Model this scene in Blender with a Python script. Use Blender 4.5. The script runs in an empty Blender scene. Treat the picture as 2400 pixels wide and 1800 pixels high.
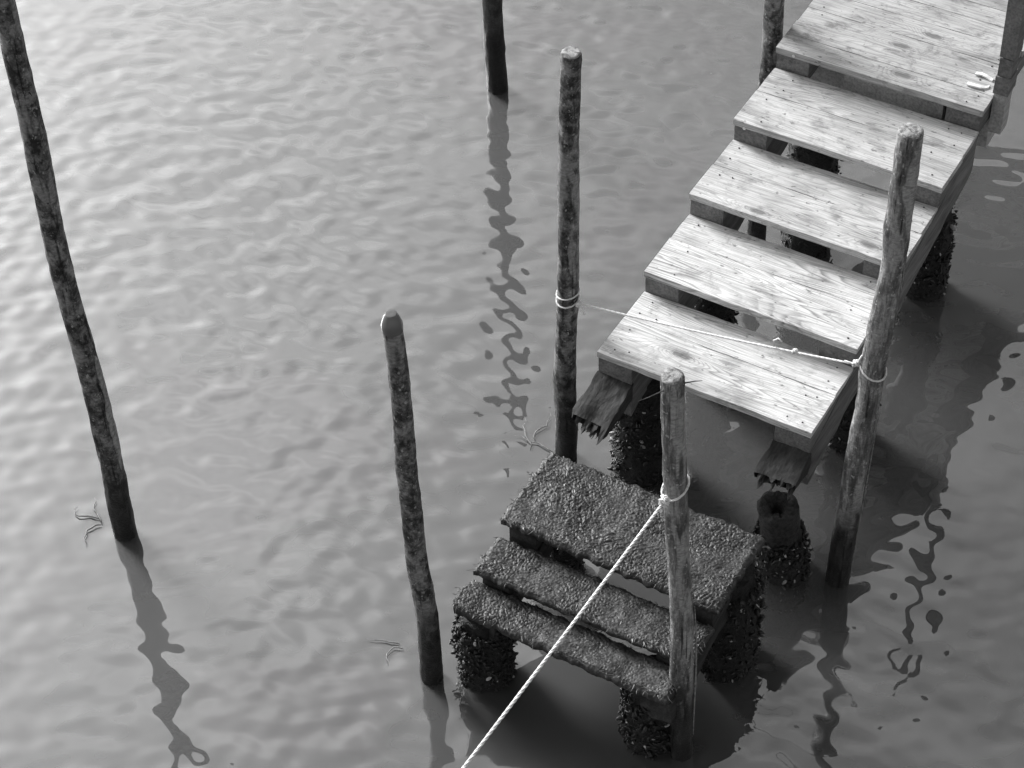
import bpy, math, random
import numpy as np
from mathutils import Vector, Matrix, noise as mn

random.seed(7); rng = np.random.default_rng(7)
scene = bpy.context.scene
col = scene.collection

# ------------------------------------------------------------------ camera
cd = bpy.data.cameras.new('camera'); cam = bpy.data.objects.new('camera', cd); col.objects.link(cam)
cam.location = (3.116, -5.672, 7.338)
cam.rotation_euler = (math.radians(44.309), math.radians(1.779), math.radians(30.225))
cd.sensor_width = 36; cd.lens = 5009.1 / 2400 * 36
cd.clip_start = 0.05; cd.clip_end = 2000
scene.camera = cam

# ------------------------------------------------------------------ sky, sun, exposure (black-and-white photograph: neutral light)
SUN_AZ, SUN_EL = math.radians(-72), math.radians(31)        # azimuth clockwise from +Y
world = bpy.data.worlds.new('World'); scene.world = world; world.use_nodes = True
wn, wl = world.node_tree.nodes, world.node_tree.links; wn.clear()
sky = wn.new('ShaderNodeTexSky'); sky.sky_type = 'NISHITA'; sky.sun_disc = False
sky.sun_elevation = SUN_EL; sky.sun_rotation = SUN_AZ
sky.air_density = 1.0; sky.dust_density = 4.0; sky.ozone_density = 1.0
bw = wn.new('ShaderNodeRGBToBW'); bg = wn.new('ShaderNodeBackground'); wo = wn.new('ShaderNodeOutputWorld')
bg.inputs['Strength'].default_value = 0.085
wl.new(sky.outputs[0], bw.inputs[0])
tc = wn.new('ShaderNodeTexCoord'); mp = wn.new('ShaderNodeMapping'); mp.inputs['Scale'].default_value = (3.4, 3.4, 6.0); mp.inputs['Location'].default_value = (2.6, 8.1, 2)
cl = wn.new('ShaderNodeTexNoise'); cl.inputs['Scale'].default_value = 1.0; cl.inputs['Detail'].default_value = 2.5; cl.inputs['Roughness'].default_value = .55
cr = wn.new('ShaderNodeValToRGB'); cr.color_ramp.elements[0].position = .50; cr.color_ramp.elements[0].color = (1.0, 1.0, 1.0, 1); cr.color_ramp.elements[1].position = .66; cr.color_ramp.elements[1].color = (1.4, 1.4, 1.4, 1)
mu = wn.new('ShaderNodeMath'); mu.operation = 'MULTIPLY'
wl.new(tc.outputs['Generated'], mp.inputs[0]); wl.new(mp.outputs[0], cl.inputs['Vector']); wl.new(cl.outputs['Fac'], cr.inputs[0])
wl.new(bw.outputs[0], mu.inputs[0]); wl.new(cr.outputs[0], mu.inputs[1]); wl.new(mu.outputs[0], bg.inputs[0]); wl.new(bg.outputs[0], wo.inputs[0])
sd = bpy.data.lights.new('sun', 'SUN'); sun = bpy.data.objects.new('sun', sd); col.objects.link(sun)
sd.energy = 2.0; sd.angle = math.radians(18); sd.color = (1, 1, 1)
sun_dir = Vector((math.sin(SUN_AZ)*math.cos(SUN_EL), math.cos(SUN_AZ)*math.cos(SUN_EL), math.sin(SUN_EL)))
sun.rotation_euler = sun_dir.to_track_quat('Z', 'Y').to_euler(); sun.location = sun_dir*30
vs = scene.view_settings
vs.view_transform = 'Standard'; vs.look = 'None'; vs.gamma = 1; vs.use_curve_mapping = False; vs.exposure = 1.18

# ------------------------------------------------------------------ helpers
def tag(o, label=None, cat=None, group=None, kind=None):
    if label: o['label'] = label
    if cat: o['category'] = cat
    if group: o['group'] = group
    if kind: o['kind'] = kind
    return o
def empty(name, loc=(0,0,0), parent=None):
    o = bpy.data.objects.new(name, None); col.objects.link(o); o.location = loc; o.empty_display_size = .1
    if parent: o.parent = parent
    return o
def link_mesh(name, verts, faces, mat, parent=None, loc=(0,0,0), smooth=False):
    me = bpy.data.meshes.new(name); me.from_pydata([tuple(v) for v in verts], [], [tuple(f) for f in faces]); me.update()
    if smooth: me.polygons.foreach_set('use_smooth', [True]*len(me.polygons))
    me.materials.append(mat)
    o = bpy.data.objects.new(name, me); col.objects.link(o); o.location = loc
    if parent: o.parent = parent
    return o
def fbm(x, y, z, o=3):
    s, a = 0, 1
    for i in range(o):
        s += a*mn.noise(Vector((x, y, z))); x *= 2.1; y *= 2.1; z *= 2.1; a *= .5
    return s

# ------------------------------------------------------------------ materials
class NT:
    def __init__(s, name):
        s.m = bpy.data.materials.new(name); s.m.use_nodes = True
        s.t = s.m.node_tree; s.n = s.t.nodes; s.l = s.t.links
        s.b = s.n['Principled BSDF']
    def node(s, t, **kw):
        n = s.n.new('ShaderNode'+t)
        for k, v in kw.items(): setattr(n, k, v)
        return n
    def put(s, inp, v):
        if hasattr(v, 'is_linked') or isinstance(v, bpy.types.NodeSocket): s.l.new(v, inp)
        else: inp.default_value = v
    def math(s, op, a, b=0.0, c=None):
        n = s.node('Math', operation=op); s.put(n.inputs[0], a); s.put(n.inputs[1], b)
        if c is not None: s.put(n.inputs[2], c)
        return n.outputs[0]
    def noise(s, vec, scale, detail=4, rough=.55, dist=0, w=None):
        n = s.node('TexNoise', noise_dimensions='4D' if w is not None else '3D')
        s.put(n.inputs['Vector'], vec); n.inputs['Scale'].default_value = scale
        n.inputs['Detail'].default_value = detail; n.inputs['Roughness'].default_value = rough; n.inputs['Distortion'].default_value = dist
        if w is not None: s.put(n.inputs['W'], w)
        return n.outputs['Fac']
    def mapping(s, vec, scale=(1,1,1), loc=(0,0,0)):
        n = s.node('Mapping'); s.put(n.inputs['Vector'], vec); n.inputs['Scale'].default_value = scale; n.inputs['Location'].default_value = loc
        return n.outputs[0]
    def ramp(s, fac, stops, interp='LINEAR'):
        n = s.node('ValToRGB'); r = n.color_ramp; r.interpolation = interp
        while len(r.elements) < len(stops): r.elements.new(.5)
        for e, (p, c) in zip(r.elements, stops): e.position = p; e.color = (c, c, c, 1)
        s.put(n.inputs[0], fac); return n.outputs[0]
    def mix(s, f, a, b, blend='MIX'):
        n = s.node('MixRGB', blend_type=blend); s.put(n.inputs[0], f)
        s.put(n.inputs[1], a if not isinstance(a, float) else (a,a,a,1)); s.put(n.inputs[2], b if not isinstance(b, float) else (b,b,b,1))
        return n.outputs[0]
    def bump(s, h, strength, dist, prev=None):
        n = s.node('Bump'); s.put(n.inputs['Height'], h); n.inputs['Strength'].default_value = strength; n.inputs['Distance'].default_value = dist
        if prev is not None: s.l.new(prev, n.inputs['Normal'])
        return n.outputs[0]
    def obj(s): return s.node('TexCoord').outputs['Object']
    def rand(s): return s.node('ObjectInfo').outputs['Random']
    def zpos(s):
        g = s.node('NewGeometry'); x = s.node('SeparateXYZ'); s.l.new(g.outputs['Position'], x.inputs[0]); return x.outputs['Z']
    def wpos(s): return s.node('NewGeometry').outputs['Position']
    def done(s, color, rough=.7, normal=None, spec=.3):
        s.put(s.b.inputs['Base Color'], color if not isinstance(color, float) else (color,color,color,1))
        s.put(s.b.inputs['Roughness'], rough); s.b.inputs['Specular IOR Level'].default_value = spec
        if normal is not None: s.l.new(normal, s.b.inputs['Normal'])
        return s.m

def mat_deck(name, base, grain, fine, stains):
    t = NT(name); v = t.obj(); w = t.math('MULTIPLY', t.rand(), 37.0)
    # growth rings cut by the saw: contour lines of a noise stretched along the board
    off = t.node('VectorMath', operation='ADD'); t.put(off.inputs[0], t.mapping(v, (2.2, 6.5, 0))); cx = t.node('CombineXYZ'); t.put(cx.inputs[0], w); t.put(cx.inputs[1], t.math('MULTIPLY', w, 2.3)); t.l.new(cx.outputs[0], off.inputs[1])
    vk = t.node('TexVoronoi', voronoi_dimensions='2D', feature='F1'); t.put(vk.inputs['Vector'], off.outputs[0]); vk.inputs['Scale'].default_value = 1.0
    sep = t.node('SeparateColor'); t.l.new(vk.outputs['Color'], sep.inputs[0]); gate = t.math('GREATER_THAN', sep.outputs[0], .86)
    kdist = t.math('ADD', vk.outputs['Distance'], t.math('MULTIPLY', t.math('SUBTRACT', 1.0, gate), 3.0))
    lo = t.noise(t.mapping(v, (.75, 8.0, 8.0)), 1.0, 1.8, .42, .2, w)
    lo = t.math('ADD', lo, t.math('MULTIPLY', t.math('POWER', 2.718, t.math('MULTIPLY', t.math('MULTIPLY', kdist, kdist), -16.0)), .22))
    rings = t.math('FRACT', t.math('MULTIPLY', lo, 33.0))
    rings = t.ramp(rings, [(0, .16), (.12, 1), (.6, .92), (.93, .2), (1, .16)])
    fib = t.noise(t.mapping(v, (5, 190, 190)), 1.0, 5, .65, 0, w)
    fibc = t.ramp(fib, [(.36, 0), (.56, 1)])
    big = t.noise(t.mapping(v, (3.2, 5, 5)), 1.0, 5, .6, .3, w)
    cb = t.ramp(big, [(.3, base*.66), (.5, base), (.72, min(.92, base*1.16))])
    where = t.ramp(t.noise(t.mapping(v, (1.8, 3.5, 3.5)), 1.0, 2, .5, 0, t.math('ADD', w, 5.0)), [(.36, .15), (.62, 1)])
    c = t.mix(t.math('MULTIPLY', where, grain), cb, t.mix(1.0, cb, rings, 'MULTIPLY'))
    c = t.mix(fine, c, t.mix(1.0, c, fibc, 'MULTIPLY'))
    # knots
    kd = t.math('ADD', kdist, t.math('MULTIPLY', t.noise(t.mapping(v, (30, 30, 30)), 1.0, 2, .5), .12))
    kn = t.ramp(kd, [(.11, 1), (.15, .85), (.165, .25), (.18, .65), (.205, 0)])
    c = t.mix(t.math('MULTIPLY', kn, .68), c, .07)
    # dirt and dark mildew
    st = t.ramp(t.noise(t.mapping(v, (7, 11, 11)), 1.0, 6, .7, .6, t.math('ADD', w, 11.0)), [(.53, 0), (.66, 1)])
    c = t.mix(t.math('MULTIPLY', st, stains), c, .1)
    sp = t.ramp(t.noise(t.mapping(v, (28, 60, 60)), 1.0, 3, .6, 0, t.math('ADD', w, 3.0)), [(.62, 0), (.69, 1)])
    c = t.mix(t.math('MULTIPLY', sp, .7), c, .09)
    h = t.math('ADD', t.math('MULTIPLY', fib, .6), t.math('MULTIPLY', rings, .35))
    h = t.math('SUBTRACT', h, t.math('MULTIPLY', sp, .5))
    return t.done(c, .78, t.bump(h, .5, .004), .2)
M = {}
M['deck'] = mat_deck('weathered_pine', .60, .45, .40, .5)
M['deck_new'] = mat_deck('sunbleached_pine', .71, .66, .4, .42)
M['deck_old'] = mat_deck('grey_platform_boards', .48, .32, .40, .7)

def mat_timber(name, lo, hi, zwet=None):
    t = NT(name); v = t.obj(); w = t.math('MULTIPLY', t.rand(), 19.0)
    n1 = t.noise(t.mapping(v, (14, 3, 14)), 1.0, 6, .65, .4, w)
    n2 = t.noise(t.mapping(v, (90, 6, 90)), 1.0, 4, .6, 0, w)
    c = t.ramp(n1, [(.3, lo), (.7, hi)])
    c = t.mix(.45, c, t.mix(1.0, c, t.ramp(n2, [(.35, .1), (.6, 1)]), 'MULTIPLY'))
    return t.done(c, .75, t.bump(t.math('ADD', n1, n2), .6, .006), .25)
M['block'] = mat_timber('sawn_timber', .12, .26)
M['stringer'] = mat_timber('stringer_timber', .09, .26)
M['rotten'] = mat_timber('rotten_timber', .015, .07)
M['beam'] = mat_timber('beam_timber', .42, .55)
M['rail'] = mat_timber('rail_timber', .13, .25)

def mat_post(name, dark, light, bare, zwet, zs=13, xs=20):
    t = NT(name); v = t.obj(); w = t.math('MULTIPLY', t.rand(), 53.0)
    n1 = t.noise(t.mapping(v, (xs, xs, zs)), 1.0, 8, .74, .15, w)
    n2 = t.noise(t.mapping(v, (9, 9, 2.2)), 1.0, 3, .5, .8, t.math('ADD', w, 7.0))
    n3 = t.noise(t.mapping(v, (60, 60, 110)), 1.0, 4, .6, 0, w)
    c = t.ramp(n1, [(.42, dark), (.5, (dark+light)*.4), (.58, light)])
    fl = t.ramp(t.noise(t.mapping(v, (55, 55, 42)), 1.0, 3, .6, 0, t.math('ADD', w, 2.0)), [(.60, 0), (.66, 1)])
    c = t.mix(t.math('MULTIPLY', fl, .75), c, min(.6, bare*1.4))
    ck = t.ramp(t.noise(t.mapping(v, (75, 75, 3.0)), 1.0, 4, .6, .3, w), [(.33, 1), (.40, 0)])
    c = t.mix(t.math('MULTIPLY', ck, .8), c, .012)
    c = t.mix(t.ramp(n2, [(.54, 0), (.58, 1)]), c, t.ramp(n3, [(.2, bare*.55), (.8, bare)]))
    c = t.mix(.5, c, t.mix(1.0, c, t.ramp(n3, [(.3, .25), (.6, 1)]), 'MULTIPLY'))
    z = t.math('ADD', t.zpos(), t.math('MULTIPLY', t.math('SUBTRACT', n1, .5), .5))
    wet = t.ramp(t.math('DIVIDE', z, zwet*2), [(.32, 1), (.62, 0)])
    c = t.mix(t.math('MULTIPLY', wet, .9), c, .012)
    r = t.ramp(wet, [(0, .78), (1, .42)])
    return t.done(c, r, t.bump(t.math('SUBTRACT', t.math('ADD', n1, t.math('MULTIPLY', n3, .5)), t.math('MULTIPLY', ck, .6)), 1.0, .014), .3)
M['bark'] = mat_post('bark_pole', .03, .30, .36, .5, 15, 18)
M['bark_dark'] = mat_post('dark_bark_pole', .02, .10, .14, .55)
M['peeled'] = mat_post('peeled_pole', .09, .40, .48, .50, 5, 24)
def mat_end():
    t = NT('sawn_end_grain'); v = t.obj(); w = t.math('MULTIPLY', t.rand(), 9.0)
    ln = t.node('VectorMath', operation='LENGTH'); t.put(ln.inputs[0], v)
    r = t.math('ADD', ln.outputs['Value'], t.math('MULTIPLY', t.noise(v, 30, 3, .5, 0, w), .012))
    ring = t.ramp(t.math('FRACT', t.math('MULTIPLY', r, 190.0)), [(0, .3), (.5, .45), (1, .28)])
    d = t.ramp(t.noise(v, 45, 5, .65, .6, w), [(.42, 1), (.6, .25)])
    return t.done(t.mix(1.0, ring, d, 'MULTIPLY'), .8, t.bump(d, .5, .004), .2)
M['end'] = mat_end()
def simple(name, lo, hi, scale, rough, spec=.4, bump=.5, dist=.004):
    t = NT(name); n = t.noise(t.wpos(), scale, 5, .65)
    return t.done(t.ramp(n, [(.34, lo), (.66, hi)]), rough, t.bump(n, bump, dist), spec)
M['mussel'] = simple('mussel_shell', .004, .03, 38, .42, .4)
M['barnacle'] = simple('pale_shell', .25, .6, 60, .6)
M['pile'] = simple('pile_wood', .004, .03, 60, .5, .4, 1.0, .02)
M['stump'] = simple('stump_wood', .012, .07, 55, .55, .35, 1.0, .02)
def mat_algae():
    t = NT('algae_mat'); p = t.wpos(); n = t.noise(p, 45, 5, .65); b = t.noise(p, 7, 4, .6)
    c = t.mix(t.ramp(b, [(.35, 0), (.65, 1)]), t.ramp(n, [(.34, .008), (.66, .05)]), t.ramp(n, [(.34, .016), (.66, .10)]))
    return t.done(c, t.ramp(b, [(.3, .34), (.7, .55)]), t.bump(n, .7, .005), .4)
M['mat_weed'] = mat_algae()
M['weed'] = simple('algae_frond', .012, .075, 75, .42, .5, .2, .002)
M['seaweed'] = simple('floating_weed', .12, .26, 50, .5)
M['bark_strip'] = simple('loose_bark', .12, .4, 50, .7)
M['nail'] = simple('rusty_nail', .02, .06, 200, .6)
M['nail_bright'] = simple('zinc_nail', .6, .8, 200, .35)
M['strap'] = simple('white_plastic_strap', .75, .85, 80, .5, .4, .1)
def mat_rope():
    t = NT('white_rope'); n = t.noise(t.wpos(), 240, 3, .6)
    return t.done(t.ramp(n, [(.3, .62), (.6, .86)]), .8, t.bump(n, .4, .002), .2)
M['rope'] = mat_rope()
def mat_plastic():
    t = NT('clear_plastic'); t.b.inputs['Transmission Weight'].default_value = .45; t.b.inputs['IOR'].default_value = 1.3
    return t.done(.22, .10, None, .5)
M['plastic'] = mat_plastic()
def mat_water():
    t = NT('lagoon_water'); p = t.wpos()
    n = t.noise(t.mapping(p, (.5, .5, .5)), 1.0, 3, .5)
    c = t.ramp(n, [(.3, .034), (.7, .042)])
    t.b.inputs['IOR'].default_value = 1.5
    t.b.inputs['Coat Weight'].default_value = 1.0; t.b.inputs['Coat IOR'].default_value = 2.45; t.b.inputs['Coat Roughness'].default_value = .004
    up = t.node('CombineXYZ'); up.inputs[2].default_value = 1.0; nrm = up.outputs[0]   # light scattered back by the silt below the skin
    t.l.new(t.node('NewGeometry').outputs['Normal'], t.b.inputs['Coat Normal'])
    return t.done(c, .70, nrm, .55)
M['water'] = mat_water()

# ------------------------------------------------------------------ water
def make_water():
    fx = np.arange(-5.4, 3.0, .015); fy = np.arange(-3.2, 5.6, .015)
    def ext(a):
        s = np.cumsum(.03*1.35**np.arange(1, 33)); return np.concatenate([a[0]-s[::-1], a, a[-1]+s])
    X, Y = np.meshgrid(ext(fx), ext(fy), indexing='ij')
    Z = np.zeros_like(X)
    r = np.random.default_rng(21); N = 120
    lam = np.exp(r.uniform(math.log(.07), math.log(1.4), N)); kk = 2*math.pi/lam
    ang = math.radians(118) + r.normal(0, .75, N); ph = r.uniform(0, 2*math.pi, N)
    slope = np.exp(-((np.log(lam)-math.log(.15))/.85)**2); slope *= .043*math.sqrt(2)/np.sqrt((slope**2).sum())
    # gusts: ripple strength drifts slowly over the surface
    g = .85 + .3*np.sin(.9*X+.7*Y+1.0)*np.sin(.6*X-1.1*Y+.4)
    g *= 1-.3*np.clip((X+.2)/1.6, 0, 1)*np.clip((Y+6)/3, 0, 1)       # sheltered water in the lee of the jetty
    for i in range(N):
        Z += slope[i]/kk[i]*np.sin(kk[i]*(math.cos(ang[i])*X+math.sin(ang[i])*Y)+ph[i])
    Z *= g
    fade = np.clip((12-np.hypot(X+1, Y-1))/6, 0, 1); Z *= fade
    nx, ny = X.shape
    V = np.stack([X, Y, Z], -1).reshape(-1, 3)
    i = np.arange(nx*ny).reshape(nx, ny)
    F = np.stack([i[:-1,:-1], i[1:,:-1], i[1:,1:], i[:-1,1:]], -1).reshape(-1, 4)
    me = bpy.data.meshes.new('water')
    me.vertices.add(len(V)); me.vertices.foreach_set('co', V.ravel())
    me.loops.add(F.size); me.loops.foreach_set('vertex_index', F.ravel().astype(np.int32))
    me.polygons.add(len(F)); me.polygons.foreach_set('loop_start', np.arange(0, F.size, 4, dtype=np.int32))
    me.polygons.foreach_set('use_smooth', np.ones(len(F), bool)); me.update(calc_edges=True); me.validate()
    me.materials.append(M['water'])
    o = bpy.data.objects.new('water', me); col.objects.link(o); tag(o, 'calm murky lagoon water with small ripples', None, None, 'structure')
make_water()

# ------------------------------------------------------------------ timber builders
def board(name, L, W, T, mat, parent, loc, seed, wear=.004, bev=.0018, nx=48, taper=None):
    """board lying along local x (0..L), y (0..W), top at z=0; softly worn arrises, wandering edges"""
    prof = [(bev,0),(bev+.010,0),(W*.5,0),(W-bev-.008,0),(W-bev,0),(W-bev*.3,-bev*.3),(W,-bev),(W,-T+bev),(W-bev,-T),(bev,-T),(0,-T+bev),(0,-bev),(bev*.3,-bev*.3)]
    n = len(prof); V = []; F = []
    for i in range(nx+1):
        x = L*i/nx
        for j, (y, z) in enumerate(prof):
            e = wear*fbm(x*5, seed*3.7, 0, 3); e2 = wear*fbm(x*5, seed*3.7+50, 0, 3)
            chip = 0.0
            yy = y + ((e+chip) if y < W*.3 else (e2 if y > W*.7 else 0))
            zz = z + (wear*.5*fbm(x*2.5, y*6, seed, 2)) - (chip*.6 if (y <= bev and z > -T*.5) else 0)
            xx = x
            if i in (0, nx):
                xx += wear*1.3*fbm(y*16, z*20, seed+i, 3)
            V.append((xx, yy, zz))
    for i in range(nx):
        for j in range(n):
            a = i*n+j; b = i*n+(j+1) % n; F.append((a, b, b+n, a+n))
    F.append(tuple(range(n))[::-1]) ; F.append(tuple(nx*n+j for j in range(n)))
    F = [f[::-1] for f in F]
    return link_mesh(name, V, F, mat, parent, loc)
def timber(name, pts8, mat, parent, seed=0, n=6, jit=.003, ragged=0.0, loc=(0,0,0), NX=6):
    """six-sided timber from 8 corners (bottom 4 ccw, top 4 ccw; first two = ragged end), subdivided and roughened"""
    P = [Vector(p) for p in pts8]; V = []; F = []; idx = {}
    NY, NZ = n*2, 4
    def at(u, v, w):
        a = P[0].lerp(P[1], u).lerp(P[3].lerp(P[2], u), v); b = P[4].lerp(P[5], u).lerp(P[7].lerp(P[6], u), v)
        return a.lerp(b, w)
    def vid(i, j, k):
        key = (i, j, k)
        if key not in idx:
            p = at(i/NX, j/NY, k/NZ)
            c = at(.5, j/NY, .5); edge = (i in (0, NX)) + (k in (0, NZ)) + (j in (0, NY))
            q = p + Vector((fbm(p.x*9, p.y*9, p.z*9+seed), fbm(p.x*9+7, p.y*9, p.z*9+seed), fbm(p.x*9, p.y*9+9, p.z*9+seed)))*jit
            if edge >= 2: q = q.lerp(c, .012)
            if ragged and j == 0:
                d = (at(i/NX, 1, k/NZ)-p).normalized()
                q = q + d*ragged*(.3+1.2*fbm(i*6.6/NX+seed, k*.5, seed*1.7, 2)+.7*fbm(i*21./NX+seed, k*.9, seed*2.7, 2)); q.z -= .012*abs(fbm(i*12./NX, k*.7, seed, 2))
            idx[key] = len(V); V.append(q)
        return idx[key]
    def grid(fn, a, b):
        for x in range(a):
            for y in range(b): F.append((vid(*fn(x, y)), vid(*fn(x+1, y)), vid(*fn(x+1, y+1)), vid(*fn(x, y+1))))
    grid(lambda x, y: (y, x, 0), NY, NX); grid(lambda x, y: (x, y, NZ), NX, NY)
    grid(lambda x, y: (x, 0, y), NX, NZ); grid(lambda x, y: (y, NY, x), NZ, NX)
    grid(lambda x, y: (0, y, x)[0:1]+(x, y), NY, NZ) if False else None
    for j in range(NY):
        for k in range(NZ):
            F.append((vid(0,j,k), vid(0,j,k+1), vid(0,j+1,k+1), vid(0,j+1,k)))
            F.append((vid(NX,j,k), vid(NX,j+1,k), vid(NX,j+1,k+1), vid(NX,j,k+1)))
    return link_mesh(name, V, F, mat, parent, loc)
def box8(x0, x1, y0, y1, z0, z1):
    return [(x0,y0,z0),(x1,y0,z0),(x1,y1,z0),(x0,y1,z0),(x0,y0,z1),(x1,y0,z1),(x1,y1,z1),(x0,y1,z1)]
NAIL = None
def nail(p, parent, mat='nail', r=.0038, axis='z'):
    V = []; n = 8
    for k, (rr, h) in enumerate(((r, -.002), (r, .0012), (r*.6, .0026))):
        for i in range(n):
            a = 2*math.pi*i/n; q = (rr*math.cos(a), rr*math.sin(a), h)
            V.append(q if axis == 'z' else (q[0], -q[2], q[1]))
    F = [(k*n+i, k*n+(i+1) % n, (k+1)*n+(i+1) % n, (k+1)*n+i) for k in range(2) for i in range(n)] + [tuple(2*n+i for i in range(n))]
    return link_mesh('nail', V, F, M[mat], parent, p, True)
def tube(pts, r, n=8, caps=True):
    pts = [Vector(p) for p in pts]; V = []; F = []; prev = None
    for i, p in enumerate(pts):
        t = (pts[min(i+1, len(pts)-1)]-pts[max(i-1, 0)]).normalized()
        if prev is None: a = t.orthogonal().normalized()
        else: a = (prev - t*prev.dot(t)).normalized()
        prev = a; b = t.cross(a); rr = r[i] if isinstance(r, (list, tuple)) else r
        for k in range(n):
            th = 2*math.pi*k/n; V.append(p+(a*math.cos(th)+b*math.sin(th))*rr)
    for i in range(len(pts)-1):
        for k in range(n): F.append((i*n+k, i*n+(k+1) % n, (i+1)*n+(k+1) % n, (i+1)*n+k))
    if caps: F.append(tuple(range(n))[::-1]); F.append(tuple((len(pts)-1)*n+k for k in range(n)))
    return V, F
def merge(parts):
    V = []; F = []
    for v, f in parts:
        o = len(V); V += list(v); F += [tuple(i+o for i in q) for q in f]
    return V, F

# ------------------------------------------------------------------ upper staircase
DY, DZ, Z0 = .428, .118, .900
stop = lambda y: .770 + DZ/DY*y         # top face of the stringers
stair = tag(empty('wooden_staircase', (.5, .8, 0)),
            'bleached wooden staircase of wide two-board steps climbing from water to platform', 'staircase')
def inst(o):                                   # keep world place while parented to an offset empty
    o.matrix_parent_inverse = o.parent.matrix_parent_inverse
    o.location = Vector(o.location) - o.parent.location
    return o
bpy.context.view_layer.update()
for i in range(4):
    y0 = i*DY; zt = Z0+i*DZ
    tr = empty('tread', (.5, y0, zt)); tr.parent = stair; tr.location = Vector((.5, y0, zt))-stair.location
    mt = M['deck_new'] if i < 2 else M['deck']
    wf = (.245, .248, .236, .240)[i]
    a = board('plank', 1.0+random.uniform(-.004,.006), wf-.0008, .033, mt, tr, (-.5, 0, 0), 3+i*2, .0045)
    b = board('plank', 1.0+random.uniform(-.008,.002), .432-wf-.002, .032, mt, tr, (-.498, wf+.0008, random.uniform(-.0015,.0005)), 4+i*2, .0035)
    for x in (.06, .12, .88, .94):
        for y in (.05, wf-.05, wf+.06, .39):
            if random.random() < .5:
                nail((x-.5+random.uniform(-.012,.012), y+random.uniform(-.012,.012), .001), tr)
    for side, (xa, xb) in enumerate(((.004, .166), (.834, .998))):
        zb = lambda y: stop(y)+.001
        ye = y0+.36; zu = zt-.035
        o = timber('wedge_block', [(xa,y0+.006,zb(y0)),(xb,y0+.006,zb(y0)),(xb,ye,zb(ye)),(xa,ye,zb(ye)),
                                   (xa,y0+.006,zu),(xb,y0+.006,zu),(xb,ye,zu),(xa,ye,zu)], M['block'], stair, 20+i*3+side, 4, .002)
        o.location = -stair.location
for (x, i, dz) in ((.055, 3, -.055),):
    o = nail((x, i*DY, Z0+i*DZ+dz+.022), stair, 'nail_bright', .008, 'y'); o.location = o.location - stair.location
for side, (xa, xb, ya) in enumerate(((.0, .165, -.235), (.836, 1.0, -.165))):
    yb = 1.715; dp = .205
    o = timber('stringer', [(xa,.012,stop(.012)-dp),(xb,.012,stop(.012)-dp),(xb,yb,stop(yb)-dp),(xa,yb,stop(yb)-dp),
                            (xa,.012,stop(.012)),(xb,.012,stop(.012)),(xb,yb,stop(yb)),(xa,yb,stop(yb))], M['stringer'], stair, 31+side, 12, .006, 0)
    o.location = -stair.location
    # rotten broken foot of the stringer, splintered
    ye = .01
    o = timber('broken_foot', [(xa-.006,ya,stop(ya)-.035),(xb+.006,ya,stop(ya)-.035),(xb+.006,ye,stop(ye)-.09),(xa-.006,ye,stop(ye)-.09),
                            (xa-.006,ya,stop(ya)),(xb+.006,ya,stop(ya)),(xb+.006,ye,stop(ye)+.002),(xa-.006,ye,stop(ye)+.002)], M['rotten'], stair, 41.3+side*2.7, 6, .011, .075, NX=18)
    o.location = -stair.location
    o['label'] = 'dark rotten splintered lower end of the stringer'
    for q in range(6):
        px = random.uniform(xa, xb); pz = stop(ya)-random.uniform(0, .025); ln = random.uniform(.02, .06)
        v, f = tube([(px, ya+.05, pz), (px+random.uniform(-.01,.01), ya+.02-ln*.4, pz-.01), (px+random.uniform(-.02,.02), ya-ln*.6, pz-.03)], [.006,.004,.001], 5)
        s = link_mesh('splinter', v, f, M['rotten'], stair); s.location = -stair.location

# ------------------------------------------------------------------ platform
ZP = 1.372; YP = 1.712
plat = tag(empty('jetty_platform', (.5, 2.6, 0)), 'grey boarded jetty platform at the top of the wooden steps', 'platform')
ys = YP; i = 0
while ys < 4.6:
    w = (.122, .112, .118, .142, .128, .120, .135)[i % 7]
    o = board('plank', 1.0+random.uniform(-.006,.006), w-.0012, .034, M['deck_old'] if i else M['deck_old'], plat, (random.uniform(-.003,.005), ys, ZP+random.uniform(-.001,.001)), 60+i, .003)
    o.location = o.location - plat.location
    for x in (.07, .93):
        for y in (.03, w-.03):
            if random.random() < .6:
                q = nail((x+random.uniform(-.02,.02), ys+y, ZP+.001), plat); q.location = q.location-plat.location
    ys += w; i += 1
for side, (xa, xb) in enumerate(((.004, .166), (.834, .996))):
    o = timber('joist', box8(xa, xb, YP+.012, 4.58, 1.225, ZP-.036), M['block'], plat, 80+side, 8, .003); o.location = -plat.location
o = timber('cross_beam', box8(-.03, .995, 1.90, 2.06, 1.02, 1.222), M['beam'], plat, 84, 3, .003); o.location = -plat.location
o = timber('cross_beam', box8(-.03, 1.02, 3.6, 3.76, 1.02, 1.222), M['beam'], plat, 85, 3, .003); o.location = -plat.location
o = timber('fascia_board', box8(.31, .80, 1.80, 1.83, 1.17, 1.332), M['beam'], plat, 86, 3, .002); o.location = -plat.location
o = timber('spacer_block', box8(.74, .815, 1.735, 1.79, 1.19, 1.33), M['block'], plat, 87, 3, .002); o.location = -plat.location
q = nail((.09, YP+.0, ZP-.02), plat, 'nail_bright', .007, 'y'); q.location = q.location-plat.location

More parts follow.
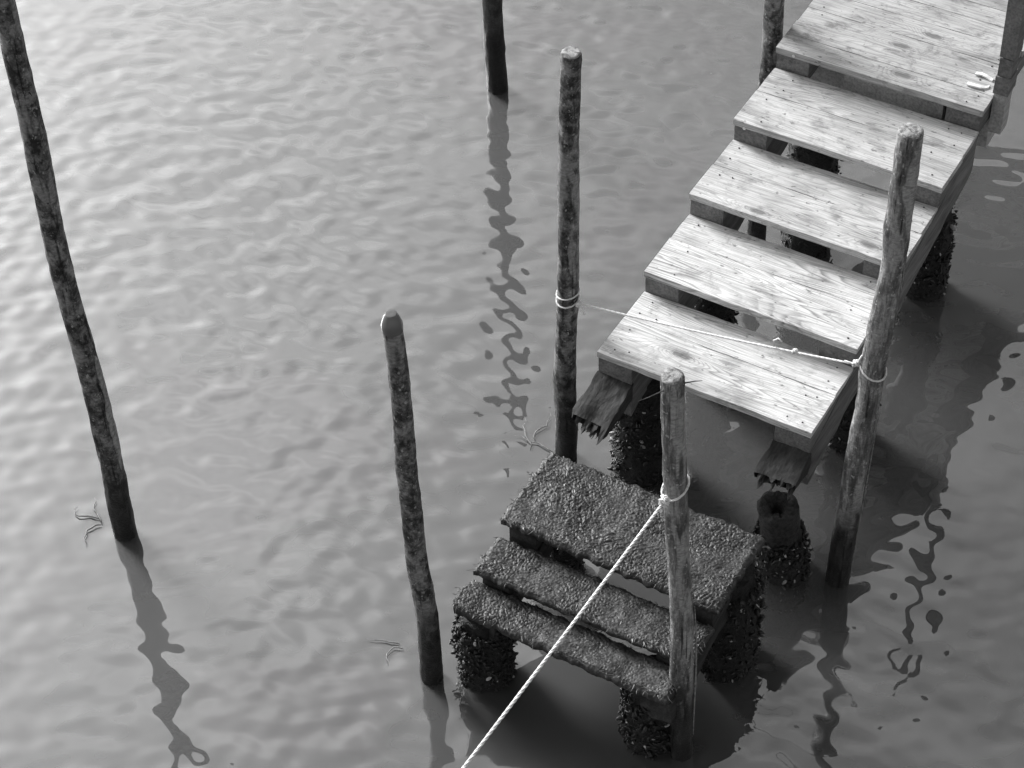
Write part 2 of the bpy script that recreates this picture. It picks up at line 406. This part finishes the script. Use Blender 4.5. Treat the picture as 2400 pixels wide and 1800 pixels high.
# handrail post bolted to the platform's side, with collar block
rp = tag(empty('handrail_post', (1.04, 1.9, 1.2)), 'square timber handrail post fixed to the side of the platform', 'post')
for nm, b8, mt, sd in (('lower_shaft', box8(1.004, 1.064, 1.838, 1.915, 1.17, 1.395), M['beam'], 90), ('collar_block', box8(1.001, 1.072, 1.828, 1.925, 1.395, 1.487), M['rail'], 91),
                   ('neck', box8(1.006, 1.068, 1.838, 1.917, 1.487, 1.585), M['stringer'], 92), ('upper_shaft', box8(1.003, 1.074, 1.832, 1.922, 1.585, 3.0), M['rail'], 93)):
    o = timber(nm, b8, mt, rp, sd, 3, .003); o.location = -rp.location
# white straps
for k, pts in enumerate((((.878,1.944),(.905,1.946),(.93,1.943),(.95,1.938),(.962,1.936)), ((.872,1.857),(.9,1.853),(.935,1.858),(.955,1.872),(.965,1.884)))):
    V = []; F = []
    for i, (x, y) in enumerate(pts):
        for (dy, dz) in ((-.009, .003), (.009, .003), (.009, .011), (-.009, .011)): V.append((x, y+dy, ZP+dz+.004*math.sin(i*1.3)))
    for i in range(len(pts)-1):
        for j in range(4): F.append((i*4+j, i*4+(j+1) % 4, i*4+4+(j+1) % 4, i*4+4+j))
    F += [(3,2,1,0), tuple(len(V)-4+j for j in range(4))]
    o = link_mesh('white_strap', V, F, M['strap'])
    tag(o, ('straight white strap end lying on the platform beside the handrail post', 'bent white strap end lying on the platform beside the handrail post')[k], 'strap', 'white straps on the platform')

# ------------------------------------------------------------------ mooring poles
def pole(base, top, r0, r1, mat, seed, label, knobs=2, wob=.012, domed=0.0, group='wooden mooring poles standing in the water'):
    base, top = Vector(base), Vector(top); H = top.z
    root = tag(empty('mooring_pole', base), label, 'pole', group)
    d = (top-base)/H
    K, N = 110, 26; V = []; F = []
    kn = [(random.uniform(.2, H*.95), random.uniform(0, 6.28), random.uniform(.05, .12)) for _ in range(knobs)]
    zs = np.linspace(-1.0, H, K)
    def centre(z):
        s = max(0, z)/H
        return Vector((d.x*z, d.y*z, z)) + Vector((fbm(z*.8, seed*5.1, 0, 2), fbm(z*.8, seed*5.1+30, 0, 2), 0))*wob*min(1, 4*s*(1-s)+.1)
    for z in zs:
        s = min(1, max(0, z/H)); r = r0+(r1-r0)*s; c = centre(z)
        r *= 1+.06*fbm(z*2.4, seed*1.9, 3, 2)
        for k in range(N):
            a = 2*math.pi*k/N
            rr = r*(1+.05*fbm(math.cos(a)*1.2, math.sin(a)*1.2, z*3+seed*7, 3)+.075*fbm(math.cos(a)*4, math.sin(a)*4, z*14+seed*7, 3))
            for (kz, ka, kr) in kn:
                dd = ((z-kz)/kr)**2+((math.remainder(a-ka, 2*math.pi))/.7)**2
                if dd < 4: rr += r*.17*math.exp(-dd*1.4)
            if z > H-.012: rr *= .97
            V.append(c+Vector((rr*math.cos(a), rr*math.sin(a), 0)))
    for i in range(K-1):
        for k in range(N): F.append((i*N+k, i*N+(k+1) % N, (i+1)*N+(k+1) % N, (i+1)*N+k))
    F.append(tuple(range(N))[::-1])
    link_mesh('shaft', V, F, mat, root, (0,0,0), True)
    # sawn end, slightly sloping and uneven
    ct = centre(H); ring = V[-N:]; E = []; EF = []
    for q, sc in enumerate((1.0, .93, .6, .25)):
        for k in range(N):
            p = (ring[k]-ct)*sc; h = .0 if q == 0 else .006+domed*(1-sc)+.003*fbm(p.x*60, p.y*60, seed, 2)
            E.append(Vector((p.x, p.y, h)))
    E.append(Vector((0,0,.006+domed)))
    for q in range(3):
        for k in range(N): EF.append((q*N+k, q*N+(k+1) % N, (q+1)*N+(k+1) % N, (q+1)*N+k))
    for k in range(N): EF.append((3*N+k, 3*N+(k+1) % N, 4*N))
    link_mesh('sawn_end', E, EF, M['end'], root, ct, True)
    return root, centre
pA, cA = pole((-1.758,-1.243,0), (-1.722,-1.221,3.4), .053, .040, M['bark'], 1, 'tall dark barked mooring pole standing alone far left of the staircase', 4, .03)
pB, cB = pole((-.234,.121,0), (-.190,.148,2.31), .052, .040, M['bark'], 2, 'barked mooring pole with crumbly pale top, tied by rope beside the lowest bleached step', 3, .03)
pC, cC = pole((-.118,-1.253,0), (-.136,-1.264,2.08), .050, .036, M['bark'], 3, 'mooring pole topped with a clear plastic cap, left of the weedy steps', 3, .035)
pD, cD = pole((1.168,.057,0), (1.222,.091,2.50), .051, .047, M['peeled'], 4, 'peeled pale mooring pole with rope loop, right of the bleached steps', 4, .035)
pE, cE = pole((.985,-1.085,0), (.909,-1.128,2.20), .047, .041, M['peeled'], 5, 'peeled mooring pole with taut white rope knotted round it, before the weedy steps', 3, .022)
pF, cF = pole((-1.915,2.352,0), (-1.925,2.36,2.75), .057, .052, M['bark_dark'], 6, 'almost black mooring pole out in the open water left of the platform', 3, .02)
pG, cG = pole((-.10,1.86,0), (-.075,1.88,2.9), .050, .047, M['bark'], 8, 'barked mooring pole standing against the left edge of the platform', 3, .015)
pH, cH = pole((1.00,-3.04,0), (.99,-3.0,2.05), .055, .048, M['bark'], 9, 'mooring pole holding the far end of the taut white rope', 2, .01)
# clear plastic cap on the thin pole
capz = cC(2.08); V = []; F = []; n = 24
for (r, h) in ((.039,-.03),(.0395,.0),(.038,.006),(.033,.022),(.027,.038),(.023,.043),(.022,.050),(.019,.051),(.0,.049)):
    for k in range(n): V.append((r*math.cos(2*math.pi*k/n), r*math.sin(2*math.pi*k/n), h))
for i in range(8):
    for k in range(n): F.append((i*n+k, i*n+(k+1) % n, (i+1)*n+(k+1) % n, (i+1)*n+k))
o = link_mesh('plastic_cap', V, F, M['plastic'], pC, capz, True); o['label'] = 'clear domed plastic cap with a short neck'
# loose bark strips and twigs on poles
def strip(parent, c, z0, z1, ang, r, w, name='bark_strip', mat='bark_strip'):
    pts = []; rs = []
    for i in range(24):
        z = z0+(z1-z0)*i/23; p = c(z); a = ang+.12*fbm(z*3, 1, 2); off = r+.004+.006*math.sin(math.pi*i/23)
        pts.append(p+Vector((math.cos(a), math.sin(a), 0))*off); rs.append(w*(.5+.5*math.sin(math.pi*i/23))+.0005)
    v, f = tube(pts, rs, 6); return link_mesh(name, v, f, M[mat], parent, (0,0,0), True)
right = math.radians(-32)+0   # side of a pole that faces right as one looks along the stairs' water side
strip(pE, cE, .12, .95, math.radians(32), .045, .0035); strip(pD, cD, .35, 1.05, math.radians(34), .049, .003)
for pts in (((.0,-.03,-.03),(-.05,-.07,-.06),(-.085,-.085,-.085)), ((.03,.0,-.02),(.07,.03,-.015),(.095,.035,-.005))):
    v, f = tube([cE(2.2)+Vector(p) for p in pts], [.003,.0022,.001], 5); link_mesh('twig', v, f, M['rotten'], pE)
# pale bare stripe on the leaning pole
def bare(parent, c, z0, z1, ang, r):
    V = []; F = []; n = 20; m = 5
    for i in range(n+1):
        z = z0+(z1-z0)*i/n; s = math.sin(math.pi*i/n)**.6; p = c(z)
        for j in range(m):
            a = ang+(j-2)*.17*s+.22*fbm(z*5, j*.2, 5); rr = r+.0035+.004*s
            V.append(p+Vector((math.cos(a), math.sin(a), 0))*rr)
    for i in range(n):
        for j in range(m-1): F.append((i*m+j, i*m+j+1, (i+1)*m+j+1, (i+1)*m+j))
    o = link_mesh('bare_wood_streak', V, F, M['bark_strip'], parent, (0,0,0), True)
    md = o.modifiers.new('thickness', 'SOLIDIFY'); md.thickness = .006; md.offset = -1
    o['label'] = 'pale streak where the bark has peeled away'
bare(pA, cA, .45, 1.15, math.radians(6), .050)
for i in range(7):
    z = random.uniform(1.1, 3.0); a = random.choice((math.radians(150), math.radians(-40)))+random.uniform(-.4,.4); u = Vector((math.cos(a), math.sin(a), .25))
    v, f = tube([cA(z)+u*.038, cA(z)+u*.052, cA(z)+u*.064+Vector((0,0,random.uniform(-.012,.012)))], [.0035,.0025,.001], 5); link_mesh('twig', v, f, M['rotten'], pA)

# ------------------------------------------------------------------ ropes
def twisted(pts, R, turns_per_m=38):
    pts = [Vector(p) for p in pts]; out = []; L = 0; S = [0]
    for a, b in zip(pts, pts[1:]): L += (b-a).length; S.append(L)
    t0 = (pts[1]-pts[0]).normalized(); n0 = t0.orthogonal().normalized()
    for s in range(3):
        q = []; nrm = n0
        for i, p in enumerate(pts):
            t = (pts[min(i+1, len(pts)-1)]-pts[max(i-1, 0)]).normalized(); nrm = (nrm-t*nrm.dot(t)).normalized(); b = t.cross(nrm)
            a = S[i]*turns_per_m*2*math.pi/3+s*2*math.pi/3
            q.append(p+(nrm*math.cos(a)+b*math.sin(a))*R*.5)
        out.append(tube(q, R*.58, 6))
    return merge(out)
def line(a, b, sag, n):
    a, b = Vector(a), Vector(b); return [a.lerp(b, i/n)+Vector((0,0,-4*sag*(i/n)*(1-i/n))) for i in range(n+1)]
def loop(c, z, r, tilt, phi, n=40, R=.004, drop=0):
    return [c(z)+Vector((r*math.cos(a), r*math.sin(a), tilt*math.cos(a-phi)-drop*max(0, math.cos(a-phi))**3)) for a in [2*math.pi*i/n for i in range(n+1)]]
def knot(p, s, seed):
    r = random.Random(seed); pts = []
    for i in range(34):
        a = i/33*2*math.pi*2.5; pts.append(Vector(p)+Vector((math.cos(a)*s*(.7+.3*math.sin(a*1.7)), math.sin(a*1.3)*s*.8, math.sin(a)*s*.8)))
    return pts
toD = Vector((.93, -.04, .2)).normalized()
base_B, base_D, base_E, base_H = pB.location, pD.location, pE.location, pH.location
def cw(c, base): return lambda z: c(z)+base
CB, CD, CE, CH = cw(cB, base_B), cw(cD, base_D), cw(cE, base_E), cw(cH, base_H)
r1 = tag(empty('rope', CB(1.0)), 'thin white rope strung across the bleached steps between two poles', 'rope')
def rp_part(name, pts, R, root, tw=True):
    v, f = twisted(pts, R) if tw else tube(pts, R, 8)
    o = link_mesh(name, v, f, M['rope'], root, (0,0,0), True); o.location = -root.location; return o
kB = CB(1.02)+Vector((.055, -.02, 0)); kD = CD(1.33)+Vector((-.055, -.025, 0))
rp_part('line', line(kB, kD, .012, 400), .0046, r1)
rp_part('loop', loop(CB, 1.045, .0495, .012, .5), .0036, r1); rp_part('loop', loop(CB, 1.008, .0495, .016, 1.3), .0036, r1)
rp_part('loop', loop(CD, 1.315, .0525, .026, 2.8), .0042, r1)
rp_part('knot', knot(kB+Vector((.012,0,-.004)), .012, 1), .005, r1); rp_part('knot', knot(kD+Vector((-.01,0,.0)), .013, 2), .005, r1)
m = kB.lerp(kD, .79); rp_part('knot', knot(m+Vector((0,0,-.004)), .009, 3), .0045, r1); m2 = kB.lerp(kD, .72)
rp_part('tail', [m2, m2+Vector((-.005,.0,.03)), m2+Vector((.012,.005,.045)), m2+Vector((.03,.0,.04))], .004, r1, False)
rp_part('tail', [kB+Vector((.015,0,0)), kB+Vector((.035,-.012,-.018)), kB+Vector((.05,-.02,-.03))], .0055, r1, False)
rp_part('tail', [kD, kD+Vector((.004,.0,.03)), kD+Vector((.012,.0,.055))], .0045, r1, False)
rp_part('tail', [kD, kD+Vector((-.03,-.005,.0)), kD+Vector((-.055,-.01,.004))], .004, r1, False)
r2 = tag(empty('rope', CE(1.62)), 'taut white twisted rope running from pole across the weedy steps towards the quay', 'rope')
kE = CE(1.605)+Vector((-.020, -.055, -.015)); end = kE+(Vector((.942, -2.585, 1.794))-kE)*1.27
rp_part('line', line(kE, end, .006, 600), .0056, r2)
rp_part('loop', loop(CE, 1.635, .047, .035, math.radians(60), drop=0), .0046, r2)
rp_part('loop', loop(CH, end.z, .055, .01, 0), .0065, r2)
rp_part('knot', knot(kE+Vector((.004,.0,.012)), .017, 4), .0065, r2)

# ------------------------------------------------------------------ mussels
def ellipsoid(nu=6, nv=4):
    V = [(0,0,-1)]; F = []
    for j in range(1, nv):
        t = math.pi*j/nv
        for k in range(nu): V.append((math.sin(t)*math.cos(2*math.pi*k/nu), math.sin(t)*math.sin(2*math.pi*k/nu), -math.cos(t)))
    V.append((0,0,1)); top = len(V)-1
    for k in range(nu):
        F.append((0, 1+(k+1) % nu, 1+k)); F.append((top, 1+(nv-2)*nu+k, 1+(nv-2)*nu+(k+1) % nu))
        for j in range(nv-2): a = 1+j*nu; F.append((a+k, a+(k+1) % nu, a+nu+(k+1) % nu, a+nu+k))
    return np.array(V), F
EV, EF = ellipsoid()
def shells(points, normals, size, parent, name, mat, seed, loc):
    r = np.random.default_rng(seed); V = []; F = []
    for p, nr in zip(points, normals):
        s = size*math.exp(r.normal(-.05, .38)); S = np.diag([s*r.uniform(.28,.42), s*r.uniform(.45,.6), s])
        nv = Vector(nr)*.6+Vector(r.normal(0, 1.0, 3)); q = nv.to_track_quat('Z', 'Y'); R = np.array(q.to_matrix()) @ np.array(Matrix.Rotation(r.uniform(0,6.28), 3, 'Z'))
        P = (EV*[1,1,1]) @ (R@S).T + np.array(p)
        o = len(V); V += P.tolist(); F += [tuple(i+o for i in f) for f in EF]
    o = link_mesh(name, V, F, M[mat], parent, (0,0,0), True); o.location = loc; o['kind'] = 'stuff'; return o
def pile(c, r, ztop, label, seed, zm=None, rm=.035, lean=(0,0), count=650, hollow=False, mat='pile', rough=.12, pale=.03, name='mussel_pile'):
    zm = ztop if zm is None else zm
    root = tag(empty(name, (c[0], c[1], 0)), label, 'pile', 'old piles under the steps')
    N, K = 36, 60; V = []; F = []
    for i in range(K):
        z = -.6+(ztop+.6)*i/(K-1)
        for k in range(N):
            a = 2*math.pi*k/N; rr = r*(1+rough*fbm(math.cos(a)*1.5, math.sin(a)*1.5, z*5+seed, 3))+(0 if hollow and z > zm else rm*.45*max(0, min(1, (zm-z)/.1))*(1+.5*fbm(math.cos(a)*3, math.sin(a)*3, z*16+seed, 3)))
            V.append((lean[0]*z+rr*math.cos(a), lean[1]*z+rr*math.sin(a), z+(.012*fbm(a, 2, seed) if i == K-1 else 0)))
    for i in range(K-1):
        for k in range(N): F.append((i*N+k, i*N+(k+1) % N, (i+1)*N+(k+1) % N, (i+1)*N+k))
    cx, cy = lean[0]*ztop, lean[1]*ztop
    if hollow:
        for (sc, h) in ((.86, .008), (.62, -.004), (.36, -.012), (.32, -.08), (.2, -.14)):
            b = len(V)
            for k in range(N):
                a = 2*math.pi*k/N; w = r*sc*(1+.12*fbm(math.cos(a)*2, math.sin(a)*2, sc*9+seed, 2)); V.append((cx+.006*(1-sc)+w*math.cos(a), cy+w*math.sin(a), ztop+h+.022*fbm(math.cos(a)*3, math.sin(a)*3, sc*5+seed)))
            for k in range(N): F.append((b-N+k, b-N+(k+1) % N, b+(k+1) % N, b+k))
        F.append(tuple(len(V)-N+k for k in range(N)))
    else: F.append(tuple((K-1)*N+k for k in range(N)))
    link_mesh('trunk', V, F, M[mat], root, (0,0,0), True)
    P = []; Nn = []; rr_ = np.random.default_rng(seed)
    for _ in range(int(count*1.9)):
        z = rr_.uniform(-.12, zm); a = rr_.uniform(0, 6.283); bulge = rm*(.55+.45*math.sin(math.pi*min(1, max(0, (zm-z)/zm)*1.05)))*(1+.9*fbm(math.cos(a)*2, math.sin(a)*2, z*7+seed, 2))
        rad = r+rm*.30+max(0, bulge)*rr_.uniform(-.15, .45)
        P.append((lean[0]*z+rad*math.cos(a), lean[1]*z+rad*math.sin(a), z)); Nn.append((math.cos(a), math.sin(a), -.1))
    k = int(count*1.9*(1-pale))
    shells(P[:k], Nn[:k], .0105, root, 'mussels', 'mussel', seed, (0,0,0))
    shells(P[k:], Nn[k:], .011, root, 'barnacles', 'barnacle', seed+1, (0,0,0))
    return root
pile((.10, .24), .105, .63, 'mussel-covered pile under the broken left foot of the bleached staircase', 11, .60, .06, count=1100)
pile((.09, .92), .10, .81, 'mussel-covered pile under the middle of the left stringer', 12, .70, .05, count=700)
pile((.86, .86), .085, .80, 'mussel-covered pile under the right stringer behind the peeled pole', 13, .42, .045, count=700)
pile((.13, 1.98), .10, 1.02, 'mussel-covered pile under the left end of the platform beam', 14, .80, .05, count=700)
pile((.77, 1.97), .085, 1.02, 'mussel-covered pile under the right end of the platform beam', 15, .50, .05, count=700)
pile((.07, -1.11), .095, .40, 'mussel-covered pile under the front left corner of the weedy steps', 16, .36, .05, count=900)
pile((.83, -1.06), .095, .40, 'mussel-covered pile under the front right corner of the weedy steps', 17, .34, .05, count=900)
pile((.92, -.56), .10, .58, 'mussel-covered pile under the right edge of the highest weedy step', 18, .52, .07, count=1000)
pile((.08, -.52), .09, .58, 'mussel-covered pile under the left edge of the highest weedy step', 19, .5, .05, count=600)
pile((.925, .01), .088, .40, 'short hollow stump of an old pile beside the weedy steps', 21, .24, .045, (-.1,-.06), 700, True, 'stump', .14, .08, 'hollow_stump')

# ------------------------------------------------------------------ weedy lower steps
low = tag(empty('weedy_steps', (.5, -.8, 0)), 'three low steps thick with dark seaweed just above the water', 'steps')
def weedy(x0, x1, y0, y1, zt, th, seed, nb, round_left=0.0):
    step = .0037; nx = int((x1-x0)/step); ny = int((y1-y0)/step); V = []; F = []
    def edge(x, y):
        u = (x-x0)/(x1-x0); v = (y-y0)/(y1-y0)
        X = x+.016*fbm(y*22, seed, 1, 3)*(1 if u < .5 else .6)*abs(2*u-1)**3; Y = y+.012*fbm(x*18, seed, 5, 3)*abs(2*v-1)**3
        if round_left: X += round_left*max(0, 1-u*9)**2*(2*v-1)**2
        return X, Y
    def mat_h(x, y):                      # matted weed: short ridges combed along a wandering direction
        th = -.9+1.5*mn.noise(Vector((x*1.6, y*1.9, seed*1.3)))
        cx, cy = x+.012*mn.noise(Vector((x*30, y*30, seed))), y+.012*mn.noise(Vector((x*30, y*30, seed+8.5)))
        u = math.cos(th)*cx+math.sin(th)*cy; v = -math.sin(th)*cx+math.cos(th)*cy
        a = 1-abs(mn.noise(Vector((u*52, v*140, seed*2.1)))*1.6); b = 1-abs(mn.noise(Vector((u*95, v*250, seed*3.3)))*1.6)
        return .008*fbm(x*9, y*9, seed, 2)+(.0065*(a-.6)+.0055*(b-.6))*min(1.2, max(.25, .75+1.5*mn.noise(Vector((x*4.5, y*5.5, seed*4.1)))))+.003*mn.noise(Vector((x*150, y*150, seed)))
    for i in range(nx+1):
        for j in range(ny+1):
            x = x0+(x1-x0)*i/nx; y = y0+(y1-y0)*j/ny; X, Y = edge(x, y)
            h = mat_h(x, y)
            e = min(i, nx-i, j, ny-j); h -= .012*max(0, 1-e/4.0)
            V.append((X, Y, zt+h))
    idx = lambda i, j: i*(ny+1)+j
    for i in range(nx):
        for j in range(ny): F.append((idx(i,j), idx(i+1,j), idx(i+1,j+1), idx(i,j+1)))
    loop_ = [idx(i,0) for i in range(nx)]+[idx(nx,j) for j in range(ny)]+[idx(i,ny) for i in range(nx,0,-1)]+[idx(0,j) for j in range(ny,0,-1)]
    b = len(V)
    for q in loop_: p = V[q]; V.append((p[0], p[1], zt-th+.004*fbm(p[0]*20, p[1]*20, seed)))
    n = len(loop_)
    for q in range(n): F.append((loop_[q], b+q, b+(q+1) % n, loop_[(q+1) % n]))
    F.append(tuple(b+q for q in range(n))[::-1])
    o = link_mesh('plank', V, F, M['mat_weed'], low, (0,0,0), True); o.location = -low.location
    # fronds combed over the board
    r = np.random.default_rng(seed); V = []; F = []
    for _ in range(nb):
        x = r.uniform(x0, x1); y = r.uniform(y0, y1); X, Y = edge(x, y)
        a = -1.9+2.2*fbm(x*2.4, y*3.2, seed+9, 2)+r.normal(0, .45); L = r.uniform(.012, .034); w = r.uniform(.001, .0026); hh = r.uniform(-.001, .002)
        d = np.array((math.cos(a), math.sin(a), 0)); s = np.array((-math.sin(a), math.cos(a), 0))
        p = np.array((X, Y, zt+mat_h(x, y)-.001)); o_ = len(V); cv = r.normal(0, .5)
        for q in range(4):
            t = q/3; c = p+d*L*t+s*L*cv*t*t+np.array((0, 0, hh*math.sin(math.pi*min(1, t*.9+.1)))); ww = w*(1-.75*t)
            tl = r.normal(0, .5)
            V += [c+s*ww+np.array((0,0,ww*tl)), c-s*ww-np.array((0,0,ww*tl))]
        for q in range(3): F.append((o_+2*q, o_+2*q+1, o_+2*q+3, o_+2*q+2))
    g = link_mesh('seaweed_fronds', V, F, M['weed'], o, (0,0,0), True); g['kind'] = 'stuff'
    return o
weedy(0.0, 1.0, -.843, -.410, .672, .034, 101, 2000)
weedy(0.0, .995, -1.062, -.852, .577, .032, 102, 1000)
weedy(-.03, .972, -1.215, -1.045, .503, .040, 103, 800, .03)
for side, (xa, xb) in enumerate(((.03, .165), (.835, .975))):
    o = timber('stringer', [(xa,-1.18,.30),(xb,-1.18,.30),(xb,-.43,.47),(xa,-.43,.47),(xa,-1.18,.436),(xb,-1.18,.436),(xb,-.43,.62),(xa,-.43,.62)], M['rotten'], low, 111+side, 6, .010, .01); o.location = -low.location
    o = timber('wedge_block', [(xa+.004,-.825,.50),(xb-.004,-.825,.50),(xb-.004,-.45,.60),(xa+.004,-.45,.60),(xa+.004,-.825,.63),(xb-.004,-.825,.63),(xb-.004,-.45,.632),(xa+.004,-.45,.632)], M['rotten'], low, 121+side, 4, .006); o.location = -low.location
    o = timber('wedge_block', [(xa+.004,-1.045,.43),(xb-.004,-1.045,.43),(xb-.004,-.86,.50),(xa+.004,-.86,.50),(xa+.004,-1.045,.536),(xb-.004,-1.045,.536),(xb-.004,-.86,.538),(xa+.004,-.86,.538)], M['rotten'], low, 131+side, 4, .006); o.location = -low.location

# ------------------------------------------------------------------ weed floating at the poles
def floating(c, label, seed, n, spread, ln, wid):
    root = tag(empty('floating_seaweed', (c[0], c[1], 0)), label, 'seaweed', 'weed floating in the water')
    r = random.Random(seed)
    for _ in range(n):
        a = r.uniform(-.5, .5)+seed; p = Vector((r.uniform(-spread, spread), r.uniform(-spread, spread)*.5, .006)); pts = [p]; ang = a
        for q in range(7):
            ang += r.uniform(-1.0, 1.0); p = p+Vector((math.cos(ang), math.sin(ang), 0))*ln/7; pts.append(Vector((p.x, p.y, .008+.004*r.random())))
        v, f = tube(pts, [wid*.4, wid, wid, wid*.9, wid*.8, wid*.6, wid*.4, wid*.15], 6); link_mesh('frond', v, f, M['seaweed'], root, (0,0,0), True)
floating((-1.88,-1.25), 'clump of floating weed caught against the tall lone pole', 2.9, 3, .04, .17, .004)
floating((-.36, .10), 'thin weed strands drifting by the roped pole near the weedy steps', 2.6, 3, .07, .22, .003)
floating((-.30,-1.19), 'small weed strand drifting beside the pole with the plastic cap', 3.2, 2, .03, .15, .003)
